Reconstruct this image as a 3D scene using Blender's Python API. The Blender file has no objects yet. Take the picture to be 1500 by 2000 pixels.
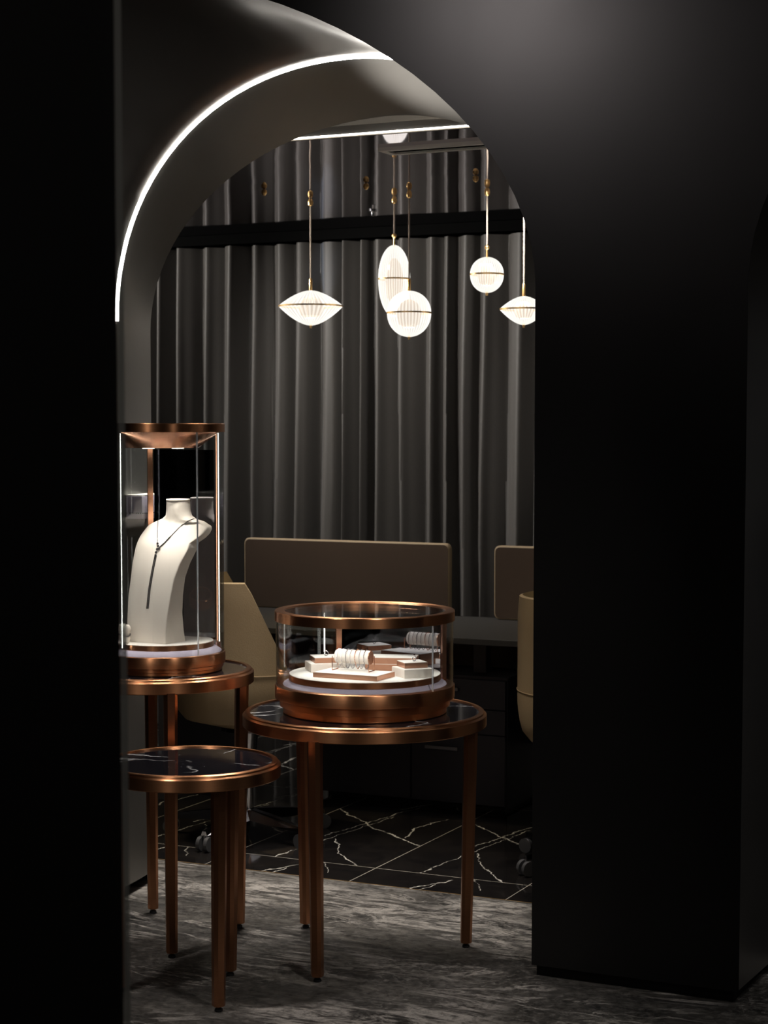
import bpy, bmesh, math, random, bisect
from mathutils import Vector, Matrix, bvhtree
random.seed(7)
PI = math.pi
scn = bpy.context.scene
C = scn.collection

# ------------------------------------------------------------------ camera
F, HC, TH = 3630.0, 1.45, math.radians(4.0)
CY = 830 + F * math.tan(TH)
cam_d = bpy.data.cameras.new('camera')
cam = bpy.data.objects.new('camera', cam_d); C.objects.link(cam)
cam.location = (0, 0, HC); cam.rotation_euler = (PI/2 - TH, 0, 0)
cam_d.sensor_fit = 'VERTICAL'; cam_d.sensor_height = 36; cam_d.sensor_width = 27
cam_d.lens = F / 2000 * 36
cam_d.shift_y = (CY - 1000) / 2000
cam_d.clip_start = 0.05
cam_d.dof.use_dof = True; cam_d.dof.focus_distance = 5.05; cam_d.dof.aperture_fstop = 7.0
scn.camera = cam
scn.view_settings.view_transform = 'Standard'
scn.view_settings.look = 'None'
scn.view_settings.gamma = 1.0
scn.view_settings.use_curve_mapping = False
scn.view_settings.exposure = 0.0

w = bpy.data.worlds.new('world'); scn.world = w; w.use_nodes = True
w.node_tree.nodes['Background'].inputs[0].default_value = (0.8, 0.85, 1, 1)
w.node_tree.nodes['Background'].inputs[1].default_value = 0.004


def P(px, py, z):
    """ray through a photo pixel met with the horizontal plane z"""
    x = (px - 750) / F; y = -(py - CY) / F
    r = Vector((x, math.cos(TH) + y*math.sin(TH), -math.sin(TH) + y*math.cos(TH)))
    t = (z - HC) / r.z
    return Vector((0, 0, HC)) + r * t

# building axes: U along the arched wall, N into the showroom
ANG = math.radians(25.5)
U = Vector((math.cos(ANG), -math.sin(ANG), 0)); N = Vector((math.sin(ANG), math.cos(ANG), 0))
P0 = Vector((0.3891, 4.8143, 0))
def W(s, d, z=0.0): return P0 + U*s + N*d + Vector((0, 0, z))
RZ = -ANG

# ------------------------------------------------------------------ lights of the place, and added fill lamps
def lamp(name, kind, loc, power, col=(1, .93, .85), size=.1, target=None, spot=60, blend=.6, size_y=None, shape='DISK'):
    d = bpy.data.lights.new(name, kind); d.energy = power; d.color = col
    if kind == 'AREA':
        d.shape = shape; d.size = size
        if size_y: d.size_y = size_y
    else: d.shadow_soft_size = size
    if kind == 'SPOT': d.spot_size = math.radians(spot); d.spot_blend = blend
    o = bpy.data.objects.new(name, d); C.objects.link(o); o.location = loc
    if target is not None:
        o.rotation_euler = (Vector(target) - Vector(loc)).to_track_quat('-Z', 'Y').to_euler()
    return o
# hall ceiling lamps in front of the arched wall, and added unseen fills
lamp('hall_spot', 'SPOT', (-0.55, 4.02, 2.80), 24, (1, .90, .88), .10, (0.4, 4.8, 2.45), 75, 1)
lamp('hall_downlight', 'SPOT', (0.55, 3.3, 3.3), 120, (1, .93, .88), .10, (0.0, 4.7, 0.6), 34, .9)
lamp('hall_downlight', 'SPOT', (-1.3, 3.9, 3.3), 110, (1, .92, .88), .10, (-0.5, 4.8, 0.5), 34, .9)
lamp('hall_fill', 'AREA', (1.6, 1.0, 3.2), 9, (1, .92, .86), .25, (0.2, 5, 0.6), size_y=1.2, shape='RECTANGLE')  # added unseen panel, gives the copper highlights and lifts the vault front
lamp('hall_fill', 'AREA', (-2.2, 0.6, 2.6), 8, (1, .92, .86), .25, (-0.4, 5, 0.8), size_y=1.2, shape='RECTANGLE')  # second added panel, from the left
lamp('vault_fill', 'SPOT', (.0, 5.0, .955), 620, (1, .95, .88), .03, (0.13, 5.22, 2.42), 19, 1)  # added unseen lamp, makes the bright patch near the vault's back edge
lamp('vault_fill', 'SPOT', (-.08, 5.0, .955), 200, (1, .96, .9), .03, (-.10, 5.06, 2.52), 20, 1)  # added unseen lamp, makes the bright patch beside the vault's light line
lamp('bay_fill', 'SPOT', W(1.7, .22, 2.3), 10, (.95, .95, 1), .1, W(.555, .2, .9), 60, 1)  # added unseen lamp, lifts the next bay's dark jamb
lamp('hall_downlight', 'SPOT', (1.5, 3.5, 3.3), 45, (1, .95, .9), .1, (1.1, 4.35, 0), 32, 1)  # added to brighten the floor right of the pillar
# showroom ceiling lamps, then an added blue spot
for i, (s, d, e) in enumerate([(-3.9, 1.8, 135), (-2.3, 1.75, 85), (-0.9, 1.8, 70)]):
    lamp('curtain_spot', 'SPOT', W(s, d, 2.29), e, (1, .95, .88), .05, W(s+1.0, 3.1, 1.45), 110, .8)
lamp('desk_downlight', 'SPOT', W(-1.9, 1.0, 2.29), 60, (1, .86, .60), .05, W(-1.6, 1.4, .6), 50, .7)
lamp('desk_downlight', 'SPOT', W(-0.3, 0.9, 2.29), 24, (1, .88, .66), .05, W(-0.3, 1.5, .6), 60, .7)
lamp('floor_downlight', 'SPOT', W(-1.15, 0.70, 2.29), 240, (1, .93, .86), .28, W(-.9, 0.1, 0), 75, .8)
lamp('blue_streak_fill', 'SPOT', W(-2.3, 2.55, 1.35), 30, (.55, .72, 1), .01, W(-2.225, 3.1, 2.12), 11, .9)  # added unseen spot inside the room, throws a daylight-like streak on the curtain

# ------------------------------------------------------------------ materials
MATS = {}
def newmat(name):
    m = bpy.data.materials.new(name); m.use_nodes = True
    nt = m.node_tree; b = nt.nodes['Principled BSDF']; MATS[name] = m
    return m, nt, b
def simple(name, col, rough=.5, metal=0.0, bump=0.0, bscale=200, spec=None, coat=0, sheen=0, emis=0):
    m, nt, b = newmat(name)
    b.inputs['Base Color'].default_value = (*col, 1); b.inputs['Roughness'].default_value = rough
    b.inputs['Metallic'].default_value = metal
    if spec is not None: b.inputs['Specular IOR Level'].default_value = spec
    if coat: b.inputs['Coat Weight'].default_value = coat; b.inputs['Coat Roughness'].default_value = .1
    if sheen: b.inputs['Sheen Weight'].default_value = sheen
    if emis:
        b.inputs['Emission Color'].default_value = (*col, 1); b.inputs['Emission Strength'].default_value = emis
    tc = nt.nodes.new('ShaderNodeTexCoord'); n = nt.nodes.new('ShaderNodeTexNoise')
    n.inputs['Scale'].default_value = bscale; n.inputs['Detail'].default_value = 3
    nt.links.new(tc.outputs['Object'], n.inputs['Vector'])
    if bump:
        bp = nt.nodes.new('ShaderNodeBump'); bp.inputs['Strength'].default_value = bump; bp.inputs['Distance'].default_value = .002
        nt.links.new(n.outputs['Fac'], bp.inputs['Height']); nt.links.new(bp.outputs['Normal'], b.inputs['Normal'])
    else:
        mr = nt.nodes.new('ShaderNodeMapRange'); mr.inputs['To Min'].default_value = max(0, rough-.03); mr.inputs['To Max'].default_value = min(1, rough+.03)
        nt.links.new(n.outputs['Fac'], mr.inputs['Value']); nt.links.new(mr.outputs['Result'], b.inputs['Roughness'])
    return m

class G:
    """tiny node-graph helper"""
    def __init__(s, nt): s.nt = nt
    def n(s, t, **k):
        x = s.nt.nodes.new(t)
        for a, b in k.items(): setattr(x, a, b)
        return x
    def l(s, a, b): s.nt.links.new(a, b)
    def m(s, op, a, b=None, c=None, clamp=False):
        x = s.n('ShaderNodeMath', operation=op); x.use_clamp = clamp
        for i, v in enumerate((a, b, c)):
            if v is None: continue
            if hasattr(v, 'links') or hasattr(v, 'is_linked'): s.l(v, x.inputs[i])
            else: x.inputs[i].default_value = v
        return x.outputs[0]
    def noise(s, vec, scale, detail=4, rough=.6, dist=0, out='Fac'):
        x = s.n('ShaderNodeTexNoise'); x.inputs['Scale'].default_value = scale; x.inputs['Detail'].default_value = detail
        x.inputs['Roughness'].default_value = rough; x.inputs['Distortion'].default_value = dist
        s.l(vec, x.inputs['Vector']); return x.outputs[out]
    def mix(s, f, a, b):
        x = s.n('ShaderNodeMix', data_type='RGBA')
        for sock, v in ((x.inputs[0], f), (x.inputs[6], a), (x.inputs[7], b)):
            if isinstance(v, (tuple, list)): sock.default_value = (*v, 1)
            elif isinstance(v, (int, float)): sock.default_value = v
            else: s.l(v, sock)
        return x.outputs[2]
    def ramp(s, f, pts):
        x = s.n('ShaderNodeValToRGB'); s.l(f, x.inputs[0]); e = x.color_ramp.elements
        for i, (p, c) in enumerate(pts):
            if i > 1: e.new(p)
            e[i].position = p
            c = c if isinstance(c, (tuple, list)) else (c, c, c)
            e[i].color = (*c, 1)
        return x.outputs[0]
    def mapping(s, vec, rot=(0,0,0), scale=(1,1,1), loc=(0,0,0)):
        x = s.n('ShaderNodeMapping'); x.inputs['Rotation'].default_value = rot; x.inputs['Scale'].default_value = scale; x.inputs['Location'].default_value = loc
        s.l(vec, x.inputs['Vector']); return x.outputs[0]

def copper(name, base, axis='Z', rough=.31, aniso=.85):
    m, nt, b = newmat(name); g = G(nt)
    b.inputs['Metallic'].default_value = 1
    b.inputs['Roughness'].default_value = rough
    b.inputs['Anisotropic'].default_value = aniso; b.inputs['Anisotropic Rotation'].default_value = .25
    t = g.n('ShaderNodeTangent', direction_type='RADIAL', axis=axis); g.l(t.outputs[0], b.inputs['Tangent'])
    tc = g.n('ShaderNodeTexCoord')
    sc = (8, 8, 900) if axis == 'Z' else (900, 900, 8)
    v = g.mapping(tc.outputs['Object'], scale=sc)
    n = g.noise(v, 1, 3)
    g.l(g.mix(n, tuple(c*.82 for c in base), tuple(min(1, c*1.12) for c in base)), b.inputs['Base Color'])
    bp = g.n('ShaderNodeBump'); bp.inputs['Strength'].default_value = .06; bp.inputs['Distance'].default_value = .001
    g.l(n, bp.inputs['Height']); g.l(bp.outputs[0], b.inputs['Normal'])
    return m
M_COP = copper('brushed_copper', (.64, .30, .145))
M_COPL = copper('copper_leg', (.50, .235, .125), rough=.3, aniso=.3)
M_COPP = copper('polished_copper', (.75, .40, .26), rough=.22, aniso=.3)
M_GOLD = simple('brass', (.95, .62, .26), .34, 1)
M_CHROME = simple('chrome', (.6, .6, .62), .12, 1)
M_BLACKR = simple('black_rubber', (.012, .012, .013), .45)
M_WHITEP = simple('white_leatherette', (.80, .74, .66), .6, bump=.25, bscale=900)
M_IVORY = simple('ivory_suede', (.80, .73, .65), .75, bump=.3, bscale=1200)
M_LAV = simple('lavender_suede', (.47, .42, .52), .85, bump=.4, bscale=1500)
M_PLATE = simple('cream_board', (.84, .80, .74), .6, bump=.15, bscale=1000)
M_LEATHER = simple('beige_leather', (.36, .262, .145), .48, bump=.25, bscale=300)
M_SCREEN = simple('taupe_fabric', (.078, .047, .028), .85, bump=.4, bscale=900)
M_SCREENE = simple('taupe_edge', (.34, .25, .15), .6)
M_DESK = simple('charcoal_laminate', (.040, .038, .036), .42)
M_CAB = simple('black_laminate', (.055, .051, .060), .4)
M_HANDLE = simple('handle_steel', (.35, .33, .34), .4, .6)
M_SILVER = simple('silver_chain', (.45, .43, .45), .22, 1)
M_DSILVER = simple('dark_silver_chain', (.20, .19, .20), .25, 1)
M_GEM = simple('clear_gem', (.9, .9, .95), .05, 1)
M_VOID = simple('matt_black', (.003, .003, .003), 1, spec=0)
M_WALL = None
def led(name, col, st):
    m, nt, b = newmat(name); b.inputs['Base Color'].default_value = (*col, 1)
    b.inputs['Emission Color'].default_value = (*col, 1); b.inputs['Emission Strength'].default_value = st
    return m
M_LED = led('led_white', (1, .965, .92), 16)
M_LED2 = led('led_soffit', (1, .95, .88), 9)
M_LEDC = led('led_case', (1, .94, .84), 3)
M_DOWN = led('downlight_lens', (1, .86, .7), 9)

def wallmat(name, base, rough, metal, nb):
    m, nt, b = newmat(name); g = G(nt)
    tc = g.n('ShaderNodeTexCoord'); v = g.mapping(tc.outputs['Object'], scale=(1, 1, 1))
    n1 = g.noise(v, 2.2, 5, .55, .4); n2 = g.noise(v, 60, 4)
    b.inputs['Metallic'].default_value = metal
    g.l(g.mix(n1, tuple(c*.8 for c in base), tuple(c*1.2 for c in base)), b.inputs['Base Color'])
    r = g.m('ADD', g.m('MULTIPLY', n1, .12), rough - .06)
    g.l(r, b.inputs['Roughness'])
    bp = g.n('ShaderNodeBump'); bp.inputs['Strength'].default_value = nb; bp.inputs['Distance'].default_value = .01
    g.l(n1, bp.inputs['Height']); g.l(bp.outputs[0], b.inputs['Normal'])
    return m
M_WALL = wallmat('black_satin_wall', (.006, .0058, .0058), .42, 0.0, .03)
M_VAULT = wallmat('dark_metal_vault', (.25, .24, .225), .36, .82, .35)
M_NEAR = simple('black_panel', (.004, .004, .004), .6)

def ceilingmat():
    m, nt, b = newmat('mirror_ceiling'); g = G(nt)
    tc = g.n('ShaderNodeTexCoord'); v = g.mapping(tc.outputs['Object'])
    b.inputs['Base Color'].default_value = (.62, .57, .64, 1); b.inputs['Metallic'].default_value = 1
    b.inputs['Roughness'].default_value = .035
    n = g.noise(v, 1.1, 2, .5)
    bp = g.n('ShaderNodeBump'); bp.inputs['Strength'].default_value = .10; bp.inputs['Distance'].default_value = .05
    g.l(n, bp.inputs['Height']); g.l(bp.outputs[0], b.inputs['Normal'])
    return m
M_CEIL = ceilingmat()
M_SOFFIT = simple('soffit_paint', (.13, .115, .09), .5)

def curtainmat():
    m, nt, b = newmat('charcoal_curtain'); g = G(nt)
    tc = g.n('ShaderNodeTexCoord'); v = g.mapping(tc.outputs['Object'], scale=(400, 400, 60))
    n = g.noise(v, 1, 3)
    g.l(g.mix(n, (.050, .046, .042), (.075, .069, .063)), b.inputs['Base Color'])
    b.inputs['Roughness'].default_value = .55; b.inputs['Sheen Weight'].default_value = .25; b.inputs['Sheen Roughness'].default_value = .4
    return m
M_CURT = curtainmat()

def marbletop():
    m, nt, b = newmat('black_marble_top'); g = G(nt)
    tc = g.n('ShaderNodeTexCoord'); oi = g.n('ShaderNodeObjectInfo')
    va = g.n('ShaderNodeVectorMath', operation='ADD'); g.l(tc.outputs['Object'], va.inputs[0]); g.l(oi.outputs['Location'], va.inputs[1])
    v = va.outputs[0]
    d = g.n('ShaderNodeTexNoise'); d.inputs['Scale'].default_value = 6; d.inputs['Detail'].default_value = 6; g.l(v, d.inputs['Vector'])
    mx = g.n('ShaderNodeVectorMath', operation='MULTIPLY_ADD'); g.l(d.outputs['Color'], mx.inputs[0]); mx.inputs[1].default_value = (.25, .25, 0); g.l(v, mx.inputs[2])
    vo = g.n('ShaderNodeTexVoronoi', feature='DISTANCE_TO_EDGE'); vo.inputs['Scale'].default_value = 5; g.l(mx.outputs[0], vo.inputs['Vector'])
    vein = g.ramp(vo.outputs['Distance'], [(0, 1), (.03, 0)])
    msk = g.ramp(g.noise(v, 4, 4), [(.47, 0), (.56, 1)])
    vf = g.m('MULTIPLY', vein, msk)
    sp = g.ramp(g.noise(v, 90, 3, .6), [(.66, 0), (.74, 1)])
    sm = g.ramp(g.noise(v, 7, 3), [(.5, 0), (.65, .6)])
    tot = g.m('MAXIMUM', vf, g.m('MULTIPLY', sp, sm))
    g.l(g.mix(tot, (.008, .008, .011), (.62, .62, .62)), b.inputs['Base Color'])
    b.inputs['Roughness'].default_value = .07
    return m
M_MARB = marbletop()

def stonefloor():
    m, nt, b = newmat('grey_slate_floor'); g = G(nt)
    tc = g.n('ShaderNodeTexCoord')
    v = g.mapping(tc.outputs['Object'], rot=(0, 0, math.radians(38)), scale=(1, 1, 1))
    vs = g.mapping(tc.outputs['Object'], rot=(0, 0, math.radians(28)), scale=(1.0, 3.2, 1))
    big = g.noise(vs, .9, 5, .6, 1.2)
    base = g.noise(vs, 2.2, 9, .68, 1.0)
    fin = g.noise(vs, 26, 6, .75, .8)
    mixb = g.m('ADD', g.m('ADD', g.m('MULTIPLY', big, .35), g.m('MULTIPLY', base, .4)), g.m('MULTIPLY', fin, .25))
    col = g.ramp(mixb, [(.40, (.020, .019, .018)), (.48, (.060, .056, .050)), (.54, (.10, .093, .082)), (.61, (.22, .205, .18))])
    r1 = g.noise(vs, 1.0, 10, .66, 1.8)
    ridge = g.m('ABSOLUTE', g.m('SUBTRACT', r1, .5))
    st = g.m('MULTIPLY', g.ramp(ridge, [(0, 1), (.022, 0)]), g.ramp(g.noise(v, 3, 3), [(.42, 0), (.56, 1)]))
    # pale clouded vein running along the threshold, and a few smaller clouds
    geo = g.mapping(tc.outputs['Object'], loc=(0, 0, 0)); sx = g.n('ShaderNodeSeparateXYZ'); g.l(geo, sx.inputs[0])
    wob = g.m('MULTIPLY', g.m('SUBTRACT', g.noise(v, 1.6, 4, .6, .8), .5), 1.1)
    dist = g.m('ABSOLUTE', g.m('ADD', g.m('SUBTRACT', sx.outputs[1], .42), wob))
    near = g.ramp(dist, [(.04, 1), (.30, 0)])
    patch = g.ramp(g.noise(v, 1.25, 4, .55, .6), [(.52, 0), (.62, .9)])
    zone = g.m('MAXIMUM', near, patch)
    r2 = g.noise(vs, 5.0, 10, .74, 1.4)
    st2 = g.ramp(r2, [(.46, 0), (.56, 1)])
    f = g.m('MAXIMUM', g.m('MULTIPLY', st, .9), g.m('MULTIPLY', zone, st2), clamp=True)
    fl = g.ramp(g.noise(v, 48, 5, .75, .6), [(.50, 0), (.66, 1)])
    gm = g.ramp(g.noise(v, 2.1, 3, .6), [(.40, .12), (.62, .55)])
    f = g.m('MAXIMUM', f, g.m('MULTIPLY', fl, gm), clamp=True)
    dk = g.ramp(g.noise(v, 33, 6, .8, .5), [(.36, .35), (.52, 1)])
    cm = g.n('ShaderNodeMix', data_type='RGBA'); cm.blend_type = 'MULTIPLY'; cm.inputs[0].default_value = 1
    g.l(g.mix(f, col, (.60, .56, .51)), cm.inputs[6]); g.l(dk, cm.inputs[7])
    g.l(cm.outputs[2], b.inputs['Base Color'])
    b.inputs['Roughness'].default_value = .30
    fine = g.noise(vs, 70, 6, .7, .4); mid = g.noise(vs, 14, 5, .65, .6)
    h = g.m('ADD', fine, g.m('MULTIPLY', mid, 1.3))
    bp = g.n('ShaderNodeBump'); bp.inputs['Strength'].default_value = .9; bp.inputs['Distance'].default_value = .008
    g.l(h, bp.inputs['Height']); g.l(bp.outputs[0], b.inputs['Normal'])
    return m
M_STONE = stonefloor()

def tilefloor():
    # object space of this floor: x along the wall (s), y into the room (depth)
    m, nt, b = newmat('polished_black_tiles'); g = G(nt)
    tc = g.n('ShaderNodeTexCoord'); sp = g.n('ShaderNodeSeparateXYZ'); g.l(tc.outputs['Object'], sp.inputs[0])
    s, d = sp.outputs[0], sp.outputs[1]
    x = g.m('FLOORED_MODULO', g.m('ADD', s, .89), .535)
    y = g.m('FLOORED_MODULO', g.m('SUBTRACT', d, .90), 1.07)
    nz = g.noise(tc.outputs['Object'], 9, 5, .7, 0, 'Color'); ns = g.n('ShaderNodeSeparateColor'); g.l(nz, ns.inputs[0])
    xd = g.m('ADD', x, g.m('MULTIPLY', g.m('SUBTRACT', ns.outputs[0], .5), .07))
    yd = g.m('ADD', y, g.m('MULTIPLY', g.m('SUBTRACT', ns.outputs[1], .5), .07))
    ex = g.m('MINIMUM', x, g.m('SUBTRACT', .535, x)); ey = g.m('MINIMUM', y, g.m('SUBTRACT', 1.07, y))
    grout = g.m('LESS_THAN', g.m('MINIMUM', ex, ey), .0016)
    def seg(ax, ay, bx, by, wd, st=1.0):
        dx, dy = bx-ax, by-ay; L2 = dx*dx+dy*dy
        px = g.m('SUBTRACT', xd, ax); py = g.m('SUBTRACT', yd, ay)
        t = g.m('MULTIPLY', g.m('ADD', g.m('MULTIPLY', px, dx), g.m('MULTIPLY', py, dy)), 1/L2, clamp=True)
        qx = g.m('SUBTRACT', px, g.m('MULTIPLY', t, dx)); qy = g.m('SUBTRACT', py, g.m('MULTIPLY', t, dy))
        dd = g.m('SQRT', g.m('ADD', g.m('MULTIPLY', qx, qx), g.m('MULTIPLY', qy, qy)))
        mr = g.n('ShaderNodeMapRange'); mr.inputs['From Min'].default_value = wd*.5; mr.inputs['From Max'].default_value = wd*1.3
        mr.inputs['To Min'].default_value = st; mr.inputs['To Max'].default_value = 0
        g.l(dd, mr.inputs['Value']); return mr.outputs[0]
    tot = None
    for q in [(0, .79, .25, .56, .0030), (.25, .56, .535, .35, .0034), (.16, .0, .19, .30, .0022), (.19, .30, .25, .75, .0018, .8),
              (.16, .36, .265, .95, .0022, .8), (.22, .33, .33, .14, .0020), (.33, .14, .46, .0, .0024), (.43, .45, .40, .60, .0034), (.40, .6, .45, .8, .0022),
              (.21, .87, .29, 1.03, .0028), (.35, 1.07, .42, .95, .0016, .6)]:
        r = seg(*q); tot = r if tot is None else g.m('MAXIMUM', tot, r)
    brk = g.ramp(g.noise(tc.outputs['Object'], 16, 3), [(.36, .15), (.5, 1)])
    vein = g.m('MULTIPLY', tot, brk)
    cl = g.noise(tc.outputs['Object'], 5, 8, .7, 1)
    basec = g.ramp(cl, [(.35, (.006, .0055, .006)), (.62, (.014, .012, .011)), (.8, (.04, .035, .03))])
    c1 = g.mix(vein, basec, (.66, .63, .56)); c2 = g.mix(grout, c1, (.42, .39, .33))
    g.l(c2, b.inputs['Base Color'])
    b.inputs['Roughness'].default_value = .07
    bn = g.noise(tc.outputs['Object'], 3.0, 2)
    bp = g.n('ShaderNodeBump'); bp.inputs['Strength'].default_value = .12; bp.inputs['Distance'].default_value = .01
    g.l(bn, bp.inputs['Height']); g.l(bp.outputs[0], b.inputs['Normal'])
    return m
M_TILE = tilefloor()

def glassmat(name, tint=(.93, .95, .95), refl=.10, extra=0.0):
    m, nt, b = newmat(name); g = G(nt); nt.nodes.remove(b)
    out = nt.nodes['Material Output']
    tr = g.n('ShaderNodeBsdfTransparent'); tr.inputs[0].default_value = (*tint, 1)
    gl = g.n('ShaderNodeBsdfGlossy'); gl.inputs['Roughness'].default_value = .02; gl.inputs[0].default_value = (.9, .92, .95, 1)
    fr = g.n('ShaderNodeLayerWeight'); fr.inputs['Blend'].default_value = .5
    f = g.m('ADD', g.m('MULTIPLY', g.m('POWER', fr.outputs['Facing'], 5.0), .9), .045 + extra, clamp=True)
    mx = g.n('ShaderNodeMixShader'); g.l(f, mx.inputs[0]); g.l(tr.outputs[0], mx.inputs[1]); g.l(gl.outputs[0], mx.inputs[2])
    g.l(mx.outputs[0], out.inputs[0])
    return m
M_GLASS = glassmat('clear_glass')
M_MIRR = simple('dark_mirror', (.30, .30, .33), .02, 1)
def finmat():
    m, nt, b = newmat('glass_edge'); g = G(nt); nt.nodes.remove(b); out = nt.nodes['Material Output']
    tr = g.n('ShaderNodeBsdfTransparent'); tr.inputs[0].default_value = (.62, .64, .63, 1)
    df = g.n('ShaderNodeBsdfDiffuse'); df.inputs[0].default_value = (.8, .8, .76, 1)
    mx = g.n('ShaderNodeMixShader'); mx.inputs[0].default_value = .35
    g.l(tr.outputs[0], mx.inputs[1]); g.l(df.outputs[0], mx.inputs[2]); g.l(mx.outputs[0], out.inputs[0])
    return m
M_FIN = finmat()
def shademat():
    m, nt, b = newmat('glowing_ribbed_glass'); g = G(nt); nt.nodes.remove(b); out = nt.nodes['Material Output']
    tr = g.n('ShaderNodeBsdfTransparent'); em = g.n('ShaderNodeEmission')
    em.inputs[0].default_value = (1, .95, .86, 1); em.inputs[1].default_value = 1.75
    tc = g.n('ShaderNodeTexCoord'); sp = g.n('ShaderNodeSeparateXYZ'); g.l(tc.outputs['Object'], sp.inputs[0])
    an = g.m('ARCTAN2', sp.outputs[1], sp.outputs[0]); cs = g.m('COSINE', g.m('MULTIPLY', an, 40))
    mx = g.n('ShaderNodeMixShader'); g.l(g.m('MULTIPLY_ADD', cs, .14, .40), mx.inputs[0])
    g.l(tr.outputs[0], mx.inputs[1]); g.l(em.outputs[0], mx.inputs[2])
    gl = g.n('ShaderNodeBsdfGlossy'); gl.inputs['Roughness'].default_value = .1; m2 = g.n('ShaderNodeMixShader'); m2.inputs[0].default_value = .06
    g.l(mx.outputs[0], m2.inputs[1]); g.l(gl.outputs[0], m2.inputs[2]); g.l(m2.outputs[0], out.inputs[0])
    return m
M_SHADE = shademat()
M_CORE = led('pendant_core', (.5, .38, .27), .10)

# ------------------------------------------------------------------ mesh helpers
def link(name, verts, faces, mat, parent=None, smooth=True, loc=None):
    me = bpy.data.meshes.new(name); me.from_pydata([tuple(v) for v in verts], [], faces); me.update()
    bm = bmesh.new(); bm.from_mesh(me); bmesh.ops.recalc_face_normals(bm, faces=bm.faces); bm.to_mesh(me); bm.free()
    if smooth:
        for p in me.polygons: p.use_smooth = True
        try: me.set_sharp_from_angle(angle=math.radians(35))
        except Exception: pass
    o = bpy.data.objects.new(name, me); C.objects.link(o)
    if mat: me.materials.append(mat)
    if parent: o.parent = parent
    if loc is not None: o.location = loc
    return o
class MB:
    def __init__(s): s.v = []; s.f = []
    def add(s, v, f):
        k = len(s.v); s.v += [Vector(q) for q in v]; s.f += [tuple(i+k for i in q) for q in f]; return s
    def box(s, c, size, rz=0, bev=0):
        x, y, z = [q/2 for q in size]; c = Vector(c); R = Matrix.Rotation(rz, 3, 'Z')
        if bev:
            bm = bmesh.new(); bmesh.ops.create_cube(bm, size=1)
            for v in bm.verts: v.co = Vector((v.co.x*size[0], v.co.y*size[1], v.co.z*size[2]))
            bmesh.ops.bevel(bm, geom=bm.edges[:], offset=bev, segments=2, profile=.5, affect='EDGES')
            vs = [c + R @ v.co for v in bm.verts]; fs = [[v.index for v in f.verts] for f in bm.faces]
            bm.free(); return s.add(vs, fs)
        vs = [c + R @ Vector((a*x, b*y, d*z)) for a in (-1, 1) for b in (-1, 1) for d in (-1, 1)]
        return s.add(vs, [(0,1,3,2), (4,6,7,5), (0,4,5,1), (2,3,7,6), (0,2,6,4), (1,5,7,3)])
    def lathe(s, prof, n=64, c=(0, 0, 0), closed=False):
        c = Vector(c); vs = []; m = len(prof)
        for i in range(n):
            a = 2*PI*i/n
            for r, z in prof: vs.append(c + Vector((r*math.cos(a), r*math.sin(a), z)))
        fs = []
        for i in range(n):
            j = (i+1) % n
            for k in range(m if closed else m-1):
                l = (k+1) % m
                fs.append((i*m+k, j*m+k, j*m+l, i*m+l))
        if not closed:
            if prof[0][0] > 1e-6: fs.append(tuple(i*m for i in range(n)))
            if prof[-1][0] > 1e-6: fs.append(tuple(i*m+m-1 for i in range(n)))
        return s.add(vs, fs)
    def tube(s, pts, r, n=8, closed=False):
        pts = [Vector(p) for p in pts]; m = len(pts); vs = []; fs = []
        up = None
        for i, p in enumerate(pts):
            if closed: t = pts[(i+1) % m] - pts[i-1]
            else: t = pts[min(i+1, m-1)] - pts[max(i-1, 0)]
            t.normalize()
            if up is None: up = t.orthogonal().normalized()
            up = (up - t*up.dot(t)); 
            if up.length < 1e-6: up = t.orthogonal()
            up.normalize(); b = t.cross(up)
            rr = r[i] if isinstance(r, (list, tuple)) else r
            for k in range(n):
                a = 2*PI*k/n; vs.append(p + (up*math.cos(a) + b*math.sin(a))*rr)
        for i in range(m if closed else m-1):
            j = (i+1) % m
            for k in range(n): fs.append((i*n+k, i*n+(k+1) % n, j*n+(k+1) % n, j*n+k))
        if not closed: fs += [tuple(range(n)), tuple((m-1)*n+k for k in range(n))]
        return s.add(vs, fs)
    def ball(s, c, r, n=10, m=7, sz=1.0):
        prof = [(max(r*math.sin(PI*k/m), 1e-7 if 0 < k < m else 1e-7), -r*sz*math.cos(PI*k/m)) for k in range(m+1)]
        return s.lathe(prof, n, c)
    def prism(s, poly, z0, z1):
        n = len(poly)
        return s.add([(p[0], p[1], z0) for p in poly] + [(p[0], p[1], z1) for p in poly],
                     [tuple(range(n)), tuple(range(n, 2*n))] + [(i, (i+1) % n, (i+1) % n+n, i+n) for i in range(n)])
    def build(s, name, mat, parent=None, smooth=True, loc=None): return link(name, s.v, s.f, mat, parent, smooth, loc)
def tag(o, label=None, cat=None, group=None, kind=None):
    if label: o['label'] = label
    if cat: o['category'] = cat
    if group: o['group'] = group
    if kind: o['kind'] = kind
    return o
def thing(name, loc, label, cat, group=None, rz=0):
    o = bpy.data.objects.new(name, None); C.objects.link(o); o.location = loc; o.rotation_euler = (0, 0, rz)
    o.empty_display_size = .05
    return tag(o, label, cat, group)

# ------------------------------------------------------------------ the setting
# floors
def plane_sd(name, s0, s1, d0, d1, z, mat, thick=.02):
    o = MB().box(((s0+s1)/2, (d0+d1)/2, z-thick/2), (s1-s0, d1-d0, thick)).build(name, mat, smooth=False, loc=P0)
    o.rotation_euler = (0, 0, RZ); return tag(o, kind='structure')
plane_sd('floor', -5, 5, -6.5, .70, 0, M_STONE)
plane_sd('floor', -5, 5, .704, 3.4, 0, M_TILE)
tag(MB().box((0, .702, -.008), (10, .004, .017)).build('trim_1', M_GOLD, smooth=False, loc=P0), kind='structure').rotation_euler = (0, 0, RZ)

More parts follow.
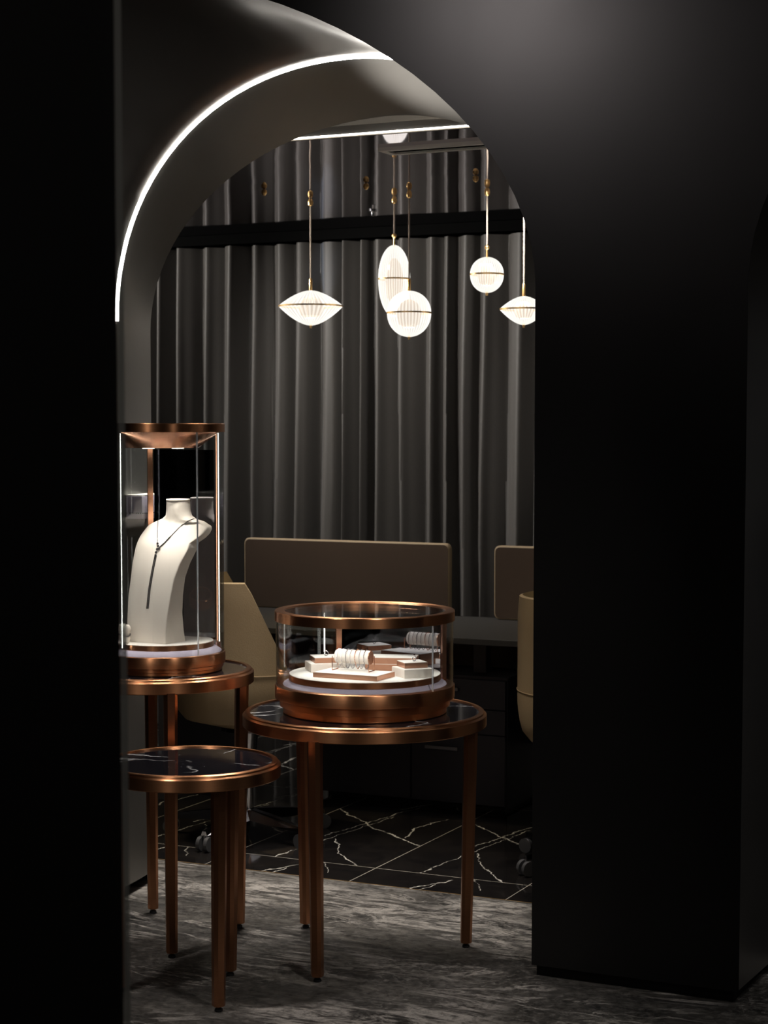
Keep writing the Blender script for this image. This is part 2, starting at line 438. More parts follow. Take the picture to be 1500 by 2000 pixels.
# curves of the arch: front edge, lit line, back edge; each from the right jamb to the left jamb
def front_curve(n=49):
    pts = []; c, z0, pw, b = -1.6, 1.81, 1.9, .944
    for i in range(n):
        t = PI*i/(n-1)
        cc, ss = math.cos(t), math.sin(t)
        a = 1.6 if cc > 0 else .62
        x = c + (abs(cc)**(2/pw))*a*(1 if cc > 0 else -1); z = z0 + b*abs(ss)**(2/pw)
        pts.append((x, z))
    return pts
def ell(c, ar, al, z0, b, pw=2.0, n=49):
    pts = []
    for i in range(n):
        t = PI*i/(n-1); cc, ss = math.cos(t), math.sin(t)
        a = ar if cc > 0 else al
        pts.append((c + (abs(cc)**(2/pw))*a*(1 if cc > 0 else -1), z0 + b*abs(ss)**(2/pw)))
    return pts
LEDC = ell(-.64, .655, .775, 1.76, .715, 2.12)
BACK = ell(-.62, .640, .835, 1.737, .612, 2.0)
FRONT = front_curve()
LED_D, BACK_D = .20, .45
def jamb(cv):  # add the straight jambs down to the floor
    return [(cv[0][0], .035)] + [(cv[0][0], cv[0][1]*k/6) for k in range(1, 6)] + cv + [(cv[-1][0], cv[-1][1]*k/6) for k in range(5, 0, -1)] + [(cv[-1][0], .035)]
def loft(rings, mat, name):
    n = len(rings[0][0]); v = []; f = []
    for cv, d in rings:
        v += [(s, d, z) for s, z in cv]
    for i in range(len(rings)-1):
        for k in range(n-1): f.append((i*n+k, i*n+k+1, (i+1)*n+k+1, (i+1)*n+k))
    o = link(name, v, f, mat, loc=P0); o.rotation_euler = (0, 0, RZ); return tag(o, kind='structure')
def lerp(a, b, t): return [(p[0]*(1-t)+q[0]*t, p[1]*(1-t)+q[1]*t) for p, q in zip(a, b)]
jf, jl, jb = jamb(FRONT), jamb(LEDC), jamb(BACK)
rings = [(lerp(jf, jl, 1-(1-t)**1.7), LED_D*t) for t in [0, .1, .2, .3, .4, .5, .6, .7, .8, .9, 1]]
rings += [(lerp(jl, jb, t**1.3), LED_D + (BACK_D-LED_D)*t) for t in [.1, .2, .3, .4, .5, .6, .7, .8, .9, 1]]
loft(rings, M_VAULT, 'wall_vault')
# light line let into the vault
def strip(cv, d, r, name, mat, inset=.003):
    v = []; f = []; n = len(cv)
    for i, (s, z) in enumerate(cv):
        a = cv[max(i-1, 0)]; b = cv[min(i+1, n-1)]
        t = Vector((b[0]-a[0], b[1]-a[1])).normalized(); nr = Vector((-t.y, t.x))
        # section: small rectangle standing slightly proud of the vault
        for (dd, off) in ((-r, inset+.004), (r, inset+.004), (r, -.012), (-r, -.012)):
            v.append((s + nr.x*off, d + dd, z + nr.y*off))
    for i in range(n-1):
        for k in range(4): f.append((i*4+k, i*4+(k+1) % 4, (i+1)*4+(k+1) % 4, (i+1)*4+k))
    o = link(name, v, f, mat, loc=P0); o.rotation_euler = (0, 0, RZ); return o
o = strip(jl[6:-6], LED_D, .0034, 'light_strip', M_LED)
tag(o, 'thin white light line curving round inside the dark arch', 'light')

# front wall with arched openings
def front_wall():
    v = []; f = []; TOP = 3.4
    cols = []  # (s, zlow)
    lo = sorted(FRONT, key=lambda p: p[0])
    second = [(1.86+1.6 - 0, 0)]
    cols += [(-5, .0), (lo[0][0], 0.0)] ; first = [(s, z) for s, z in lo]
    mirror = sorted([(.555 - s, z) for s, z in FRONT if s > -1.65], key=lambda p: p[0])
    cols = [(-5, .03), (lo[0][0], .03)] + first + [(0, .03), (.555, .03)] + mirror + [(2.6, 2.75), (5, 2.75)]
    for s, z in cols: v += [(s, 0, z), (s, 0, TOP)]
    for i in range(len(cols)-1):
        if abs(cols[i+1][0]-cols[i][0]) < 1e-6: continue
        f.append((2*i, 2*i+2, 2*i+3, 2*i+1))
    o = link('wall_front', v, f, M_WALL, loc=P0, smooth=False); o.rotation_euler = (0, 0, RZ); tag(o, kind='structure')
front_wall()
# solid core of the pillar between the two bays, its recessed plinth and the next bay's jamb
mir = [(.555 - s, z) for s, z in FRONT if s > -1.65]
jm = [(.555, .035)] + [(.555, 1.81*k/6) for k in range(1, 6)] + mir
v = []; f = []
for k, (s, z) in enumerate(jm): v += [(s, 0, z), (s + (0.02 if z < 1.9 else .0), BACK_D, z - (.0 if z < 1.9 else .05))]
for k in range(len(jm)-1): f.append((2*k, 2*k+1, 2*k+3, 2*k+2))
o = link('wall_right', v, f, M_VAULT, loc=P0); o.rotation_euler = (0, 0, RZ); tag(o, kind='structure')
o = MB().box((.274, .225, .018), (.53, .42, .036)).build('baseboard_right', M_NEAR, smooth=False, loc=P0); o.rotation_euler = (0, 0, RZ); tag(o, kind='structure')
o = MB().box((-1.75, .24, .018), (.52, .38, .036)).build('baseboard_left', M_NEAR, smooth=False, loc=P0); o.rotation_euler = (0, 0, RZ); tag(o, kind='structure')
# back face of the arched wall (seen from the showroom side and in reflections)
def back_wall():
    lo = sorted(BACK, key=lambda p: p[0]); cols = [(-5, 0), (lo[0][0], 0)] + lo + [(lo[-1][0], 0), (5, 0)]; v = []; f = []
    for s, z in cols: v += [(s, BACK_D, z), (s, BACK_D, 2.5)]
    for i in range(len(cols)-1):
        if abs(cols[i+1][0]-cols[i][0]) > 1e-6: f.append((2*i, 2*i+2, 2*i+3, 2*i+1))
    o = link('wall_back_of_arch', v, f, M_WALL, loc=P0, smooth=False); o.rotation_euler = (0, 0, RZ); o.name = 'wall_inner'; tag(o, kind='structure')
back_wall()
# soffit, its light line, mirror ceiling
CZ = 2.33
def sdbox(name, s0, s1, d0, d1, z0, z1, mat, **k):
    o = MB().box(((s0+s1)/2, (d0+d1)/2, (z0+z1)/2), (s1-s0, d1-d0, z1-z0)).build(name, mat, smooth=False, loc=P0)
    o.rotation_euler = (0, 0, RZ); return tag(o, **k) if k else o
sdbox('ceiling', -5, 5, BACK_D+.001, .59, CZ, CZ+.1, M_SOFFIT, kind='structure')
sdbox('ceiling', -5, 5, .63, 3.4, CZ+.005, CZ+.1, M_CEIL, kind='structure')
t = thing('light_strip', W(-.1, .61, CZ), 'straight white light strip at the front edge of the mirror ceiling', 'light', rz=RZ)
MB().box((0, -.006, .004), (2.0, .012, .012)).build('diffuser', M_LED2, t, False)
MB().box((0, .008, .003), (2.02, .014, .016)).build('housing', M_SOFFIT, t, False)
# hall ceiling and walls behind the camera
sdbox('ceiling', -5, 5, -6.5, -.01, 3.4, 3.5, M_WALL, kind='structure')
sdbox('wall_back', -5, 5, -6.6, -6.5, 0, 3.5, M_WALL, kind='structure')
sdbox('wall_left', -5.1, -5, -6.5, 3.5, 0, 3.5, M_WALL, kind='structure')
sdbox('wall_right', 5, 5.1, -6.5, 3.5, 0, 3.5, M_WALL, kind='structure')
sdbox('wall_curtain', -5, 5, 3.32, 3.4, 0, 2.4, M_WALL, kind='structure')

# near pillar and the glass leaf beside it
o = sdbox('wall_near', -2.3, -1.42, -2.85, -2.55, 0, 3.4, M_NEAR, kind='structure')
# its right silhouette must fall on the photo's edge: slide along U
def px_of(p):
    f_ = p.y*math.cos(TH) - (p.z-HC)*math.sin(TH); return 750 + F*p.x/f_
for k in range(60):
    c = W(-1.42, -2.55, 1.45) + (o.location - P0)
    e = px_of(c) - 230
    if abs(e) < .2: break
    o.location = o.location - U*(e*c.y/F)*1.0
cn = W(-1.42, -2.55, 0) + (o.location - P0)
dirv = Vector((cn.x, cn.y, 0)).normalized(); side = Vector((dirv.y, -dirv.x, 0))
gw = 13/F*cn.length
p1 = cn + side*.0005; p2 = p1 + side*gw; 
MBg = MB().prism([p1[:2], p2[:2], (p2+dirv*.012)[:2], (p1+dirv*.012)[:2]], .0, 3.39)
g_ = MBg.build('glass_panel', M_FIN, None, False); tag(g_, 'narrow upright glass edge beside the black pillar at far left', 'glass panel')

# curtain
def curtain():
    v = []; f = []; s = -4.6; cols = []
    n = 2400
    random.seed(3)
    # irregular pleats: each has its own width, depth and lean
    edges = [-4.7]; dep = []; lean = []
    while edges[-1] < 2.3: edges.append(edges[-1] + random.uniform(.06, .145)); dep.append(random.uniform(.5, 1.0)); lean.append(random.uniform(-1, 1))
    zs = [0.02, .3, .6, .9, 1.2, 1.5, 1.8, 2.0, 2.15, 2.285]
    k = 0
    for i in range(n):
        s = -4.6 + 6.8*i/(n-1)
        for z in zs:
            q = z/2.3
            ss = s + .018*math.sin(s*5.0+z*1.7)*(1-q) + .008*math.sin(s*23+z*3)*(1-q)
            k = max(j for j in range(len(edges)) if edges[j] <= ss) if False else bisect.bisect_right(edges, ss)-1
            k = min(max(k, 0), len(edges)-2)
            t = (ss-edges[k])/(edges[k+1]-edges[k])
            t = min(1, max(0, t)) ; t = t + .12*lean[k]*math.sin(PI*t)
            h = math.sin(PI*min(1,max(0,t)))**1.25           # rounded ridge, sharp valley
            mix_ = dep[k]
            h2 = h*mix_ + .12*math.sin(2*PI*t*2+lean[k]*3)*mix_*(1-q*.5)
            amp = .15*(.62 + .38*(1-q))
            v.append((s, 3.17 - h2*amp, z))
    m = len(zs)
    for i in range(n-1):
        for k in range(m-1): f.append((i*m+k, (i+1)*m+k, (i+1)*m+k+1, i*m+k+1))
    o = link('curtain', v, f, M_CURT, loc=P0); o.rotation_euler = (0, 0, RZ)
    for p in o.data.polygons: p.use_smooth = True
    return tag(o, 'full-height charcoal pleated curtain across the back of the room', 'curtain')
curtain()
sdbox('curtain_track', -4.6, 2.2, 3.05, 3.14, 2.288, 2.334, M_VOID, label='black curtain track along the top of the charcoal curtain', cat='curtain track')

# ceiling vent
t = thing('ceiling_vent', W(-.2, .97, CZ), 'long slim white slot vent in the mirror ceiling', 'vent', rz=RZ)
mb = MB(); mb.box((0, -.042, 0), (1.38, .022, .012)); mb.box((0, .042, 0), (1.38, .022, .012)); mb.box((-.69+.011, 0, 0), (.022, .062, .012)); mb.box((.679, 0, 0), (.022, .062, .012))
mb.build('frame', simple('vent_white', (.8, .76, .68), .5), t, False)
MB().box((0, 0, .003), (1.336, .062, .006)).build('slot', M_VOID, t, False)

# ------------------------------------------------------------------ pendants
def ribbed(prof, amp, nr, n=None, scale=1):
    n = n or nr*6; vs = []; fs = []; m = len(prof)
    for i in range(n):
        a = 2*PI*i/n; q = 1 + amp*math.cos(nr*a)
        for r, z in prof: vs.append((r*q*math.cos(a), r*q*math.sin(a), z))
    for i in range(n):
        j = (i+1) % n
        for k in range(m-1): fs.append((i*m+k, j*m+k, j*m+k+1, i*m+k+1))
    return vs, fs
def pendant(name, s_loc, R, up, dn, shape, stem, zc, label):
    """zc = height of the metal ring round the middle"""
    x, y = s_loc
    t = thing(name, (x, y, zc), label, 'pendant lamp', 'glass pendant lamps')
    def prof(h, sg):
        out = []
        for k in range(13):
            a = (PI/2)*k/12
            if shape == 'lens': r = R*(math.cos(a)**1.0); z = h*(1-(math.cos(a))**1.7)
            else: r = R*math.cos(a); z = h*math.sin(a)
            out.append((max(r, .004), sg*(z+.003)))
        return out
    for h, sg, nm in ((up, 1, 'upper_shade'), (dn, -1, 'lower_shade')):
        v, f = ribbed(prof(h, sg), .018, 40); o = link(nm, v, f, M_SHADE, t)
    MB().lathe([(R*1.0, -.003), (R*1.035, -.003), (R*1.035, .003), (R*1.0, .003)], 64, closed=True).build('ring', M_GOLD, t)
    c = MB(); cr = R*.5 if shape != 'lens' else R*.36
    cv, cf = ribbed([(cr*.25, up*.62), (cr*.7, up*.45), (cr, up*.12), (cr, -dn*.12), (cr*.8, -dn*.5), (cr*.4, -dn*.62)], .12, 14)
    c.add(cv, cf); c.build('core', M_CORE, t)
    mb = MB(); mb.lathe([(.001, -dn-.013), (.004, -dn-.013), (.005, -dn-.004), (.0055, -dn+.002), (.001, -dn+.002)], 16)
    mb.build('finial', M_GOLD, t)
    mb = MB()
    if stem == 'ball': mb.lathe([(.004, up-.003), (.0035, up+.028), (.0035, up+.03)], 12); mb.ball((0, 0, up+.038), .0095, 16, 10)
    else: mb.lathe([(.003, up-.003), (.0065, up), (.0065, up+.045), (.003, up+.05)], 16)
    mb.build('stem', M_GOLD, t)
    top = CZ + .004 - zc
    MB().tube([(0, 0, up+.03), (0, 0, top-.018)], .0032, 8).build('cord', M_CORDM, t)
    MB().lathe([(.004, top-.03), (.009, top-.026), (.011, top-.016), (.009, top-.006), (.006, top)], 16).build('ceiling_cap', M_GOLD, t)
    lamp('pendant_light', 'POINT', (x, y, zc), 20, (1, .92, .8), .03).parent = None
    return t
M_CORDM = simple('champagne_cord', (.36, .30, .24), .4, .3)
def pend(px, py_ring, px_w, py_attach, up_px, dn_px, shape, stem, label, name='pendant_lamp'):
    a = P(px, py_attach, CZ); d = a.y
    k = d/F
    # ring height from its pixel row at that distance
    x_ = (px-750)/F; y_ = -(py_ring-CY)/F
    ry = math.cos(TH)+y_*math.sin(TH); rz = -math.sin(TH)+y_*math.cos(TH)
    zc = HC + rz/ry*d
    xx = x_/ry*d
    return pendant(name, (xx, d), px_w/2*k, up_px*k, dn_px*k, shape, stem, zc, label)
pend(607, 598, 121, 390, 29, 36, 'lens', 'rod', 'leftmost pendant, a wide flat lens of ribbed white glass')
pend(770, 545, 61, 385, 64, 72, 'oval', 'ball', 'tall egg-shaped ribbed white glass pendant near the middle')
pend(799, 611, 84, 374, 41, 45, 'oval', 'rod', 'large round ribbed white glass pendant, lowest of the group')
pend(951, 536, 64, 369, 32, 34, 'oval', 'ball', 'small round ribbed white glass pendant hung high at right')
pend(1023, 604, 90, 366, 24, 29, 'lens', 'rod', 'rightmost lens-shaped pendant partly hidden by the arch edge')
# small brass hooks on the ceiling without a lamp
for i, (px, py, lb) in enumerate([(516, 372, 'small brass ceiling fitting left of the pendants'), (715, 360, 'small brass ceiling fitting between the two left pendants'), (929, 345, 'small brass ceiling fitting above the small round pendant')]):
    q = P(px, py, CZ)
    mb = MB().lathe([(.005, 0), (.010, -.004), (.011, -.014), (.006, -.022), (.001, -.024)], 16)
    o = mb.build('ceiling_fitting', M_GOLD, None, True, (q.x, q.y, CZ+.004)); tag(o, lb, 'ceiling fitting', 'brass ceiling fittings')
q = P(728, 413, CZ)
tag(MB().lathe([(.018, 0), (.018, -.004), (.008, -.006), (.006, -.02), (.012, -.022), (.001, -.024)], 16).build('sprinkler', M_CHROME, None, True, (q.x, q.y, CZ+.004)), 'small chrome sprinkler head on the mirror ceiling', 'sprinkler')

# ------------------------------------------------------------------ display tables
def rsq(w, ch, rot):
    h = w/2; c = ch
    pts = [(h-c, -h), (h, -h+c), (h, h-c), (h-c, h), (-h+c, h), (-h, h-c), (-h, -h+c), (-h+c, -h)]
    R = Matrix.Rotation(rot, 2)
    return [R @ Vector(p) for p in pts]
def leg_mesh(foot, top, z0, z1, w0, w1, rot):
    v = []; f = []
    for z, w_, c in ((z0, w0*.94, foot), (z0+.003, w0, foot), (z1, w1, top)):
        for p in rsq(w_, w_*.24, rot): v.append((c[0]+p.x, c[1]+p.y, z))
    for k in range(2):
        for i in range(8): f.append((k*8+i, k*8+(i+1) % 8, (k+1)*8+(i+1) % 8, (k+1)*8+i))
    f += [tuple(range(8)), tuple(range(16, 24))]
    return v, f
def table(label, cx, cy, R, ztop, feet):
    t = thing('display_table', (cx, cy, 0), label, 'table', 'round copper-rimmed display tables')
    rb = ztop - .036
    MB().lathe([(R*.90, rb), (R-.002, rb), (R, rb+.002), (R, ztop-.006), (R-.003, ztop-.003), (R-.006, ztop-.002), (R-.007, ztop+.002),
                (R-.010, ztop+.004), (R-.0195, ztop+.004), (R-.0205, ztop+.001), (R-.0215, ztop-.002), (R*.90, ztop-.002)], 128, closed=True).build('rim', M_COP, t)
    MB().lathe([(.0001, ztop-.01), (R-.0215, ztop-.01), (R-.0215, ztop), (.0001, ztop)], 128).build('marble_top', M_MARB, t)
    MB().lathe([(.0001, rb+.004), (R*.9, rb+.004), (R*.9, rb+.012), (.0001, rb+.012)], 64).build('underside_panel', M_BLACKR, t)
    for fx, fy in feet:
        l = Vector((fx-cx, fy-cy)); tp = l * ((l.length+.012)/l.length)
        v, f = leg_mesh(l, tp, .014, rb+.004, .030, .037, math.atan2(l.y, l.x))
        lg = link('leg', v, f, M_COPL, t, True, None)
        MB().lathe([(.0001, 0), (.0095, 0), (.0105, .003), (.0095, .007), (.006, .009), (.006, .0145), (.0001, .0145)], 20, (l.x, l.y, 0)).build('leveling_foot', M_BLACKR, lg)
    return t
table('medium copper-rimmed table under the low round glass case', -.053, 5.05, .334, .668, [(-.174, 4.765), (-.226, 5.285), (.228, 5.084)])
TCX, TCY = -.6350, 5.215
table('tall copper-rimmed table under the tall glass case', TCX, TCY, .267, .762, [(-.688, 5.449), (-.579, 4.984), (-.419, 5.285), (2*TCX+.405, 2*TCY-5.225)])
table('lowest copper-rimmed table in front, its black marble top empty', -.490, 4.665, .228, .598, [(-.410, 4.518), (-.406, 4.819), (-.675, 4.68)])

# ------------------------------------------------------------------ low round glass case
ZB = .6685
CX, CYY = -.0525, 5.05
t = thing('display_case', (CX, CYY, ZB), 'low round glass display case with copper rings on medium table', 'display case')
MB().lathe([(.0001, 0), (.222, 0), (.224, .002), (.224, .018), (.233, .020), (.233, .038), (.2455, .041), (.246, .044), (.246, .074), (.245, .076), (.240, .077), (.228, .077), (.0001, .077)], 128).build('base', M_COP, t)
MB().lathe([(.0001, .0772), (.224, .0772), (.222, .080), (.206, .0885), (.0001, .0885)], 96).build('cushion', M_LAV, t)
pl = MB().lathe([(.0001, .0885), (.207, .0885), (.208, .0895), (.208, .1045), (.0001, .1045)], 128).build('turntable', M_COP, t)
MB().lathe([(.0001, .1046), (.2065, .1046), (.2065, .1056), (.0001, .1056)], 128).build('turntable_top', M_PLATE, pl)
MB().lathe([(.2425, .0755), (.2425, .256), (.2385, .256), (.2385, .0755)], 128, closed=True).build('glass_cylinder', M_GLASS, t)
MB().lathe([(.246, .252), (.246, .277), (.2445, .279), (.221, .279), (.219, .277), (.219, .272), (.236, .270), (.237, .252)], 128, closed=True).build('top_ring', M_COP, t)
MB().lathe([(.0001, .2705), (.2188, .2705), (.2188, .2765), (.0001, .2765)], 96).build('top_glass', M_GLASS, t)
for a in (109.5, 19.5):
    a = math.radians(a); r = .231
    MB().box((r*math.cos(a), r*math.sin(a), .1645), (.016, .012, .1755), a+PI/2).build('post', M_COPP, t, False)
# flat mirror door between the posts
a1, a2 = math.radians(107), math.radians(22); r = .226
c1 = Vector((r*math.cos(a1), r*math.sin(a1))); c2 = Vector((r*math.cos(a2), r*math.sin(a2)))
mc = (c1+c2)/2
MB().box((mc.x, mc.y, .1795), ((c2-c1).length, .004, .145), RZ).build('mirror_panel', M_MIRR, t, False)
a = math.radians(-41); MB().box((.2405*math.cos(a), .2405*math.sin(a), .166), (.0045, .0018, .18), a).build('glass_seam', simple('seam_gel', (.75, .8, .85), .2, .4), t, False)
for a in (121,):
    a = math.radians(a); MB().tube([(.226*math.cos(a), .226*math.sin(a), .09), (.226*math.cos(a), .226*math.sin(a), .25)], .0018, 8).build('light_strip', M_LEDC, t)
for i in range(3):
    a = math.radians(250 + i*40 - 40)
    lamp('case_light', 'SPOT', (CX+.205*math.cos(a), CYY+.205*math.sin(a), ZB+.262), .8, (1, .93, .9), .012, (CX, CYY, ZB+.11), 110, .8)

ZP = ZB + .1058   # top of the turntable board
def rect(Pc, F_, R_, depth):
    """corner F_ (front), edge to R_ , extends back by depth"""
    F_ = Vector(F_); R_ = Vector(R_); e = (R_-F_); nn = Vector((-e.y, e.x)).normalized()
    return [F_, R_, R_+nn*depth, F_+nn*depth]
def block(label, Fp, ang, w_, dp, z0, z1, side, top=M_PLATE, cat='display block', left=False):
    """block with corner Fp, front edge of length w_ at angle ang, depth dp behind it"""
    e = Vector((math.cos(ang), math.sin(ang))); nn = Vector((-e.y, e.x)); Fp = Vector(Fp)
    pl = [Fp, Fp+e*w_, Fp+e*w_+nn*dp, Fp+nn*dp]
    c = sum((Vector((*p, 0)) for p in pl), Vector())/4
    t = thing('display_block', (c.x, c.y, z0), label, cat, 'display blocks in the low case')
    q = [(p.x-c.x, p.y-c.y) for p in pl]
    MB().prism(q, 0, z1-z0-.001).build('body', side, t, False)
    qi = [(a*.985, b*.985) for a, b in q]
    MB().prism(qi, z1-z0-.001, z1-z0).build('top_pad', top, t, False)
    return t
rd = math.radians
M_COPB = copper('copper_block', (.60, .33, .22), rough=.38, aniso=.2)
block('front low copper block, white-topped, under the bracelet roll', (-.0189-.192*math.cos(rd(-26.5)), 4.8742+.192*math.sin(rd(26.5))), rd(-26.5), .192, .107, ZP, ZP+.0135, M_COPB)
block('left cream block carrying a small copper ring block', (-.199, 5.048), rd(14), .10, .085, ZP, ZP+.023, M_WHITEP)
block('left copper block, topmost of the left stack, with a ring', (-.190, 5.068), rd(13), .075, .075, ZP+.0232, ZP+.038, M_COPB)
block('back copper block, lower one, behind the bracelet roll', (-.052, 5.095), rd(-8), .125, .075, ZP, ZP+.0185, M_COPB)
block('back copper block, upper one, white-topped and behind the bracelet roll', (-.062, 5.098), rd(-8), .15, .080, ZP+.0187, ZP+.036, M_COPB)
block('right cream block carrying a copper-sided ring block', (.0547, 4.927), rd(23), .085, .085, ZP, ZP+.023, M_WHITEP)
block('right copper block, topmost of the right stack, with a ring', (.0558, 4.957), rd(20), .066, .062, ZP+.0232, ZP+.038, M_COPB)

# rings standing on the two stacks
def ring(loc, lb):
    t = thing('finger_ring', loc, lb, 'ring', 'rings on the display blocks')
    r = .006
    MB().tube([(r*math.cos(2*PI*k/24), 0, r*math.sin(2*PI*k/24)+r+.0012) for k in range(24)], .0011, 8, True).build('band', M_SILVER, t)
    MB().ball((0, 0, 2*r+.004), .003, 8, 5).build('stone', M_GEM, t)
    return t
ring((-.160, 5.115, ZP+.038), 'small silver ring on the left copper block')
r2 = ring((.082, 4.995, ZP+.038), 'small silver ring lying on the right copper block'); r2.rotation_euler = (0, 0, .6)
# bracelet roll on its copper stand
RL, RR = Vector((-.130, 5.010, ZP+.051)), Vector((-.036, 4.970, ZP+.051))
ax = (RR-RL).normalized(); pr = Vector((-ax.y, ax.x, 0)); L = (RR-RL).length
t = thing('bracelet_roll', (RL+RR)/2 - Vector((0, 0, .0375)), 'cream padded bracelet roll on a copper stand in the low case', 'jewellery display')
org = t.location.copy()
mb = MB(); rr = .0185
rings_ = [(0, .6), (.002, .93), (.005, 1), (L-.001, 1)]
vs = []; fs = []
for (dl, k) in rings_:
    for j in range(40):
        a = 2*PI*j/40; vs.append(RL - org + ax*dl + (pr*math.cos(a) + Vector((0, 0, 1))*math.sin(a))*rr*k)
for i in range(len(rings_)-1):
    for j in range(40): fs.append((i*40+j, i*40+(j+1) % 40, (i+1)*40+(j+1) % 40, (i+1)*40+j))
fs += [tuple(range(40))]
mb.add(vs, fs); mb.build('roll', M_IVORY, t)
vs = []
for dl in (L-.001, L+.0012):
    for j in range(40):
        a = 2*PI*j/40; vs.append(RL - org + ax*dl + (pr*math.cos(a) + Vector((0, 0, 1))*math.sin(a))*rr*1.01)
MB().add(vs, [(j, (j+1) % 40, 40+(j+1) % 40, 40+j) for j in range(40)] + [tuple(range(40)), tuple(range(40, 80))]).build('end_cap', M_COPB, t)
for dl, nm in ((-.003, 0), (L+.003, 1)):
    b0 = RL - org + ax*dl; zb = -(RL.z-org.z) + .0  # stand foot level
    zf = b0.z - .0375 + .0012
    mb = MB()
    A = Vector((b0.x, b0.y, 0)); 
    for sgn in (-1, 1): mb.tube([A + pr*sgn*.019 + Vector((0, 0, zf)), A + pr*sgn*.019 + Vector((0, 0, b0.z+.002))], .0012, 6)
    mb.tube([A - pr*.0195 + Vector((0, 0, zf)), A + pr*.0195 + Vector((0, 0, zf))], .0012, 6)
    mb.build('stand', M_COPP, t)
# seven bracelets hung round the roll
for i in range(7):
    c = RL + ax*(.010 + (L-.022)*i/6)
    random.seed(20+i); mat = [M_SILVER, M_SILVER, M_DSILVER, M_SILVER, M_COPP, M_SILVER, M_SILVER][i]
    pts = []
    for k in range(44):
        a = 2*PI*k/44; hgt = .0205; sx = .0203
        z = math.sin(a)*hgt if math.sin(a) > 0 else math.sin(a)*.0315
        x = math.cos(a)*sx*(1 if math.sin(a) > -.3 else .85)
        pts.append(c + pr*x + Vector((0, 0, z)) + ax*(random.uniform(-.0006, .0006) + (.002*math.sin(i*2.1)*max(0, -math.sin(a)))))
    mb = MB(); base = c - Vector((0, 0, .033))
    for p in pts: mb.ball(p-base, .0010 if i % 2 else .0013, 6, 4)
    mb.tube([p-base for p in pts], .0005, 4, True)
    o = mb.build('bracelet', mat, None, True, base)
    lab = ['first silver bracelet from the left on the cream roll', 'second silver bracelet from the left on the cream roll', 'dark silver bracelet, third from the left on the cream roll',
           'middle silver bracelet of the seven on the cream roll', 'rose gold bracelet, third from the right on the cream roll', 'silver bracelet, second from the right on the cream roll', 'silver bracelet beside the copper end of the cream roll'][i]
    tag(o, lab, 'bracelet', 'bracelets on the roll')

# ------------------------------------------------------------------ tall round glass case
ZT = .7625
HX, HY = -.6215, 5.21
t = thing('display_case', (HX, HY, ZT), 'tall round glass display case holding the white necklace bust', 'display case')
MB().lathe([(.0001, 0), (.162, 0), (.164, .002), (.164, .009), (.168, .011), (.168, .019), (.1735, .021), (.174, .023), (.174, .050), (.173, .052), (.169, .053), (.0001, .053)], 128).build('base', M_COP, t)
MB().lathe([(.0001, .0532), (.163, .0532), (.160, .057), (.145, .067), (.0001, .067)], 96).build('cushion', M_LAV, t)
pl = MB().lathe([(.0001, .067), (.140, .067), (.141, .068), (.141, .081), (.0001, .081)], 128).build('turntable', M_COP, t)
MB().lathe([(.0001, .0811), (.1395, .0811), (.1395, .0825), (.0001, .0825)], 128).build('turntable_top', M_PLATE, pl)
MB().lathe([(.1705, .052), (.1705, .672), (.1665, .672), (.1665, .052)], 128, closed=True).build('glass_cylinder', M_GLASS, t)
MB().lathe([(.1755, .668), (.1755, .690), (.174, .692), (.0001, .692), (.0001, .680), (.166, .680), (.166, .668)], 128).build('top_ring', M_COP, t)
hd = MB().lathe([(.165, .679), (.160, .668), (.106, .626), (.104, .624), (.0001, .624), (.0001, .679)], 96).build('lamp_hood', M_COPP, t)
for dx, dy in ((-.03, -.06), (.05, -.05), (0, .06)):
    MB().lathe([(.0001, .6225), (.016, .6225), (.018, .6245), (.0001, .6245)], 24, (dx, dy, 0)).build('downlight', M_DOWN, hd)
    lamp('case_light', 'SPOT', (HX+dx, HY+dy, ZT+.620), 4.2, (1, .92, .84), .012, (HX+dx*.6, HY+dy*.6, ZT), 75, .8)
for a in (109.5, 19.5):
    a = math.radians(a); r = .158
    MB().box((r*math.cos(a), r*math.sin(a), .3635), (.015, .010, .62), a+PI/2).build('post', M_COPP, t, False)
a1, a2 = math.radians(105), math.radians(24); r = .154
c1 = Vector((r*math.cos(a1), r*math.sin(a1))); c2 = Vector((r*math.cos(a2), r*math.sin(a2))); mc = (c1+c2)/2
MB().box((mc.x, mc.y, .347), ((c2-c1).length, .004, .54), RZ).build('mirror_panel', M_MIRR, t, False)
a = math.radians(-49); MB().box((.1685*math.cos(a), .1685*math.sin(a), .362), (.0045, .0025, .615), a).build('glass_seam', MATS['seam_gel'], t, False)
for a, r in ((12, .158), (232, .160)):
    a = math.radians(a); MB().tube([(r*math.cos(a), r*math.sin(a), .075 if r > 0 else 0), (r*math.cos(a), r*math.sin(a), .665)], .0014, 8).build('light_strip', M_LEDC if r == .158 else M_LED2, t)

